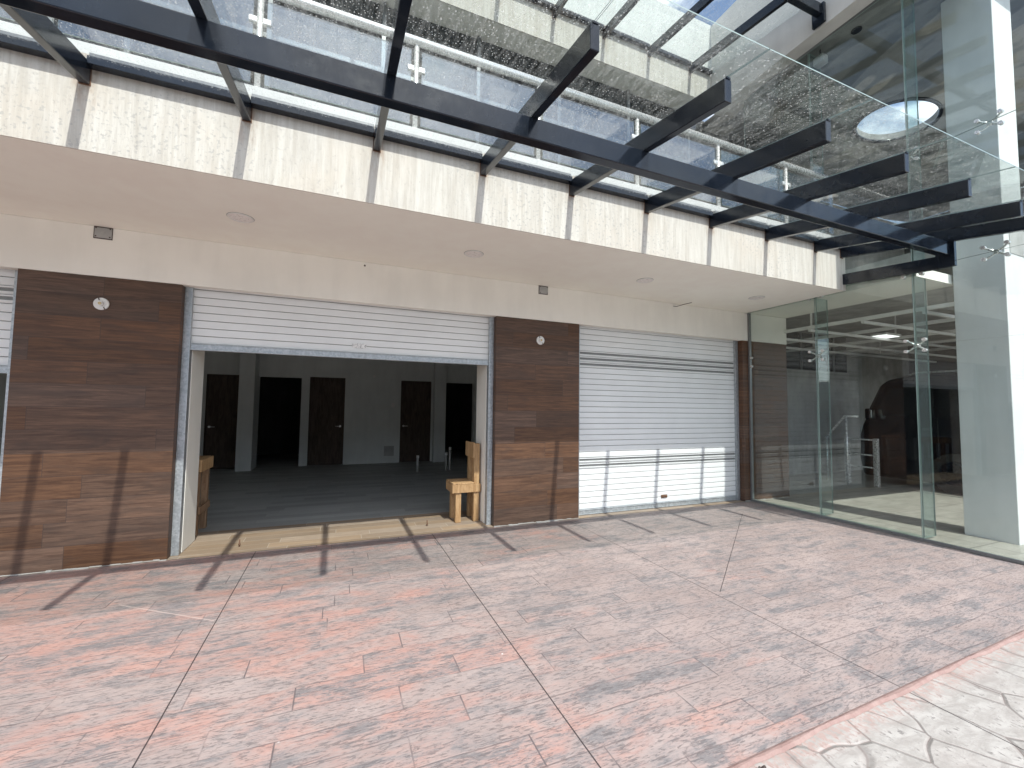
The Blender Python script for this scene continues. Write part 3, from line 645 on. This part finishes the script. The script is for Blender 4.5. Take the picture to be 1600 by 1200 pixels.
# ------------------------------------------------------------------ wooden chair and trestle
def plank(mb, x0, x1, y0, y1, z0, z1): mb.box(x0, x1, y0, y1, z0, z1); return mb
c = thing('wooden_chair', 'rough homemade wooden chair standing in the shop opening by the right jamb', 'chair', (1.53, 5.36, .004))
cx0, cx1, cy0, cy1 = 1.352, 1.705, 5.17, 5.52
for x0, x1, y0, y1, z1 in ((cx0 + .03, cx0 + .10, cy0 + .02, cy0 + .095, .385), (cx0 + .03, cx0 + .10, cy1 - .10, cy1 - .02, .385), (cx1 - .09, cx1 - .02, cy0 + .02, cy0 + .095, .98), (cx1 - .09, cx1 - .02, cy1 - .10, cy1 - .02, .98)):
    MB().box(x0, x1, y0, y1, .006, z1).build('leg', 'wood', c, .004)
mb = MB()
mb.box(cx0, cx1 - .005, cy0, cy0 + .018, .375, .475).box(cx0, cx1 - .005, cy1 - .018, cy1, .375, .475).box(cx0 - .018, cx0 - .001, cy0, cy1, .372, .474)
mb.build('apron', 'wood', c, .003)
for k in range(3):
    y = cy0 + k * (cy1 - cy0) / 3
    MB().box(cx0 - .015, cx1 - .095, y + .003, y + (cy1 - cy0) / 3 - .003, .477, .497).build('seat_board', 'wood', c, .003)
MB().box(cx1 - .112, cx1 - .092, cy0 - .005, cy1 + .005, .80, .99).build('backrest', 'wood', c, .004)
t = thing('wooden_trestle', 'brown wooden trestle half hidden behind the left jamb of the open shop', 'trestle', (-1.6, 5.95, .004))
MB().box(-1.85, -1.388, 5.60, 6.02, .80, .835).build('top_board', 'wood', t, .004)
MB().box(-1.85, -1.387, 5.575, 5.598, .70, .83).box(-1.386, -1.362, 5.575, 6.03, .70, .83).build('apron', 'wood', t, .003)
for x in (-1.83, -1.452):
    for y in (5.61, 5.94): MB().box(x, x + .062, y, y + .07, .006, .798).build('leg', 'wood2', t, .004)
MB().box(-1.388, -1.368, 5.60, 6.0, .24, .32).build('stretcher', 'wood2', t, .003)

# ------------------------------------------------------------------ fittings
def downlight(x, y, label):
    t = thing('downlight', label, 'ceiling light', (x, y, ZS), 'round recessed lights in the shop soffit')
    n = 40; mb = MB(); prof = [(.098, 0), (.096, -.006), (.086, -.007), (.083, -.002)]
    for (r0, z0), (r1, z1) in zip(prof, prof[1:]):
        for k in range(n):
            a, b = 2 * math.pi * k / n, 2 * math.pi * (k + 1) / n
            mb.add([(x + r * math.cos(q), y + r * math.sin(q), ZS + z - .001) for r, z, q in ((r0, z0, a), (r0, z0, b), (r1, z1, b), (r1, z1, a))], [(0, 1, 2, 3)], 0, True)
    mb.build('trim_ring', 'plast', t)
    MB().tube([(x + .0995 * math.cos(2 * math.pi * k / n), y + .0995 * math.sin(2 * math.pi * k / n), ZS) for k in range(n + 1)], .0028, 6, cap=False).build('shade_ring', 'greybox', t)  # thin grey ring drawn in as the shade line around the trim
    MB().tube([(x, y, ZS - .0005), (x, y, ZS - .004)], .083, 40).build('diffuser', 'lens', t)
for x, l in ((-.831, 'round soffit light above the open shop, nearest the camera'), (1.245, 'round soffit light above the right jamb of the open shop'),
             (3.452, 'round soffit light above the closed shutter'), (5.408, 'round soffit light nearest the glass wall')): downlight(x, 4.146, l)
def jbox(x, label):
    t = thing('junction_box', label, 'junction box', (x, D, 2.985))
    z = 2.985
    MB().box(x - .062, x + .062, D - .012, D - .003, z - .05, z + .045).build('cover', 'greybox', t, .006)
    for sx, sz in ((-1, -1), (1, -1), (-1, 1), (1, 1)): MB().tube([(x + sx * .05, D - .016, z + sz * .038), (x + sx * .05, D - .003, z + sz * .038)], .006, 8).build('screw', 'wire', t)
    MB().tube([(x, D - .018, z), (x, D - .004, z)], .012, 12).build('knockout', 'greybox', t)
    MB().box(x - .07, x + .066, D - .0028, D - .0014, z - .058, z + .055).build('recess_gap', 'wire', t)
jbox(-2.033, 'grey square junction cover above the large left tiled pillar'); jbox(2.423, 'small grey junction cover above the middle tiled pillar')
def socket(x, z, label):
    t = thing('lamp_socket', label, 'lamp holder', (x, D, z))
    MB().tube([(x, D - .002, z), (x, D - .010, z), (x, D - .014, z)], [.056, .056, .05], 32).build('base', 'plast', t)
    MB().tube([(x, D - .014, z), (x, D - .034, z)], [.024, .021], 24).build('collar', 'plast', t)
    MB().tube([(x, D - .034, z), (x, D - .038, z)], .013, 16).build('contact', 'brass', t)
    MB().tube([(x - .02, D - .013, z + .055), (x - .012, D - .017, z + .03)], .004, 6).tube([(x + .03, D - .013, z - .05), (x + .02, D - .017, z - .028)], .004, 6).build('screw', 'wire', t)
socket(-2.014, 2.334, 'white round lamp holder on the large left tiled pillar'); socket(2.384, 2.319, 'white round lamp holder on the middle tiled pillar')
tag(MB().tube([(4.60, D, 3.0), (4.615, D - .05, 2.985), (4.66, D - .17, 2.998), (4.70, D - .26, 3.005)], .005, 8).build('hooked_wire', 'wire'), 'short dark wire sticking out of the wall above the closed shutter', 'wire')
tag(MB().tube([(.213, D + .01, 3.0), (.213, D - .004, 3.0)], .010, 12).build('hole_disc', 'wire'), 'tiny dark plug in the wall above the half raised shutter', 'hole')  # dark disc stands in for the shade inside a small wall opening
for (x, y), h, l in (((1.634, 9.43), .36, 'short upright pale pipe stub alone in the middle of the dark shop floor'), ((2.29, 9.515), .40, 'shorter of two paired pipe stubs at the back of the shop'), ((2.375, 9.498), .52, 'taller of two paired pipe stubs at the back of the shop')):
    t = thing('pipe_stub', l, 'pipe', (x, y, .004), 'pipe stubs rising from the shop floor')
    MB().tube([(x, y, .005), (x, y, h)], .026, 18).build('pipe', 'pvc', t); MB().tube([(x, y, h - .05), (x, y, h + .006)], .03, 18).build('pipe_cap', 'plast', t)
for (x, y), l in (((-.89, 5.08), 'small rusty anchor bolt on the left part of the shop threshold'), ((1.03, 5.18), 'small rusty anchor bolt on the threshold near the wooden chair')):
    t = thing('anchor_bolt', l, 'bolt', (x, y, .004)); MB().tube([(x, y, .005), (x, y, .075)], .006, 10).build('rod', 'rust', t); MB().tube([(x, y, .022), (x, y, .032)], .012, 6).build('nut', 'rust', t)
t = thing('wall_grille', 'square grey vent grille low on the back wall of the shop', 'vent', (1.205, YB, .3))
mb = MB().box(1.083, 1.325, YB - .012, YB - .001, .18, .43)
mb.build('grille_frame', 'greybox', t, .003); mb = MB()
for k in range(7): mb.box(1.10, 1.308, YB - .018, YB - .012, .20 + k * .03, .214 + k * .03)
mb.build('louvre', 'greybox', t)
t = thing('light_switch', 'white switch plate on the back wall left of the third door', 'switch', (1.274, YB, 1.467))
MB().box(1.235, 1.313, YB - .010, YB - .001, 1.41, 1.525).build('plate', 'plast', t, .004); MB().box(1.255, 1.293, YB - .014, YB - .010, 1.44, 1.495).build('rocker', 'plast', t, .002)
t = thing('lamp_socket', 'tiny white lamp holder high on the back wall inside the shop', 'lamp holder', (.8, YB, 2.187))
MB().tube([(.8, YB, 2.187), (.8, YB - .02, 2.187)], .03, 20).build('base', 'plast', t); MB().tube([(.8, YB - .02, 2.187), (.8, YB - .05, 2.187)], .018, 16).build('collar', 'plast', t)
t = thing('floodlight', 'small dark floodlight under the wing wall edge', 'floodlight', (6.3, 3.75, 6.5))
MB().box(6.24, 6.36, 3.68, 3.82, 6.46, 6.58).build('housing', 'greybox', t, .01); MB().tube([(6.3, 3.75, 6.58), (6.3, 3.75, 6.69)], .012).build('bracket', 'steel', t)
tag(MB().tube([(6.42, 3.35, 6.699), (6.42, 3.35, 6.68)], .06, 24).build('downlight', 'steel'), 'dark round ceiling spot just inside the top of the glass wall', 'ceiling light')
# leaf on the flagstones
mb = MB(); vs = []; nl = 22
for k in range(nl):
    a = 2 * math.pi * k / nl; rr = .019 * (1 + .22 * math.cos(2 * a) + .10 * math.sin(5 * a)); vs.append((1.625 + rr * math.cos(a), 1.262 + rr * .8 * math.sin(a), .006 + .006 * math.sin(2 * a + 1) ** 2))
vs.append((1.625, 1.262, .009))
mb.add(vs, [(k, (k + 1) % nl, nl) for k in range(nl)]); vs2 = [(v[0], v[1], v[2] - .0012) for v in vs]; mb.add(vs2, [((k + 1) % nl, k, nl) for k in range(nl)])
tag(mb.build('dry_leaf', 'leaf'), 'small dark dry leaf lying on the pale flagstones by the red edging', 'leaf')

# ------------------------------------------------------------------ facade across the court (seen mirrored in the glass)
O = thing('opposite_building', 'pale block across the courtyard, seen only mirrored in balcony glass', 'building', (0, -15, 0))
MB().box(-16, 14, -18, -15, 0, 5.2).build('wall', 'opp', O)
MB().box(-16.2, 14.2, -18.1, -14.8, 5.2, 5.5).build('roof_edge', 'opp', O)
for zz in (1.0, 3.3):
    for k in range(9):
        x = -14.6 + k * 3.2
        w = MB().box(x, x + 1.7, -15.0, -14.96, zz, zz + 1.6).build('window', 'channel', O)
        MB().box(x + .08, x + 1.62, -14.958, -14.95, zz + .08, zz + 1.52).build('pane', 'gwin', w)

# ------------------------------------------------------------------ light, sky, camera
sd = Vector((-.09, .733, -1.0)).normalized()
el = math.asin(-sd.z)
sun = bpy.data.lights.new('sun', 'SUN'); sun.energy = 3.35; sun.angle = R(.53); sun.color = (1, .968, .92)
so = bpy.data.objects.new('sun', sun); COL.objects.link(so); so.rotation_euler = sd.to_track_quat('-Z', 'Y').to_euler(); so.location = (2, -8, 14)
w = bpy.data.worlds.new('World'); S.world = w; w.use_nodes = True; nt = w.node_tree; nt.nodes.clear()
out = nt.nodes.new('ShaderNodeOutputWorld'); bg = nt.nodes.new('ShaderNodeBackground'); sky = nt.nodes.new('ShaderNodeTexSky')
sky.sky_type = 'NISHITA'; sky.sun_disc = False; sky.sun_elevation = el; sky.sun_rotation = math.atan2(-sd.x, -sd.y); sky.air_density = 1.0; sky.dust_density = 1.5
tc = nt.nodes.new('ShaderNodeTexCoord'); mp = nt.nodes.new('ShaderNodeMapping'); mp.inputs['Scale'].default_value = (1, 1, 2.4)
nz = nt.nodes.new('ShaderNodeTexNoise'); nz.inputs['Scale'].default_value = 2.6; nz.inputs['Detail'].default_value = 7; nz.inputs['Roughness'].default_value = .6; nz.inputs['Distortion'].default_value = .4
mr = nt.nodes.new('ShaderNodeMapRange'); mr.interpolation_type = 'SMOOTHSTEP'; mr.inputs[1].default_value = .46; mr.inputs[2].default_value = .62; mr.inputs[4].default_value = .85
mx = nt.nodes.new('ShaderNodeMix'); mx.data_type = 'RGBA'; mx.inputs[7].default_value = (9.8, 10.0, 10.3, 1)
nt.links.new(tc.outputs['Generated'], mp.inputs[0]); nt.links.new(mp.outputs[0], nz.inputs['Vector']); nt.links.new(nz.outputs[0], mr.inputs[0])
nt.links.new(mr.outputs[0], mx.inputs[0]); nt.links.new(sky.outputs[0], mx.inputs[6]); nt.links.new(mx.outputs[2], bg.inputs[0])
bg.inputs[1].default_value = .15; nt.links.new(bg.outputs[0], out.inputs[0])

cam = bpy.data.cameras.new('camera'); co = bpy.data.objects.new('camera', cam); COL.objects.link(co)
cam.sensor_width = 36; cam.lens = 659.52 / 1600 * 36; cam.clip_start = .05; cam.clip_end = 500
pi_, ya, ro = R(3.1579), R(22.2062), R(.7283)
fw = Vector((math.sin(ya) * math.cos(pi_), math.cos(ya) * math.cos(pi_), math.sin(pi_))); r = Vector((math.cos(ya), -math.sin(ya), 0)); u = r.cross(fw)
r2 = r * math.cos(ro) + u * math.sin(ro); u2 = u * math.cos(ro) - r * math.sin(ro)
co.matrix_world = Matrix(((r2.x, u2.x, -fw.x, 0), (r2.y, u2.y, -fw.y, 0), (r2.z, u2.z, -fw.z, 1.45), (0, 0, 0, 1)))
S.camera = co
S.view_settings.view_transform = 'Standard'; S.view_settings.look = 'None'; S.view_settings.exposure = .84; S.view_settings.gamma = 1
c = S.cycles
c.use_denoising = True; c.max_bounces = 12; c.diffuse_bounces = 6; c.glossy_bounces = 6; c.transparent_max_bounces = 32; c.transmission_bounces = 8
c.sample_clamp_indirect = 6; c.caustics_reflective = False; c.caustics_refractive = False; c.blur_glossy = .5
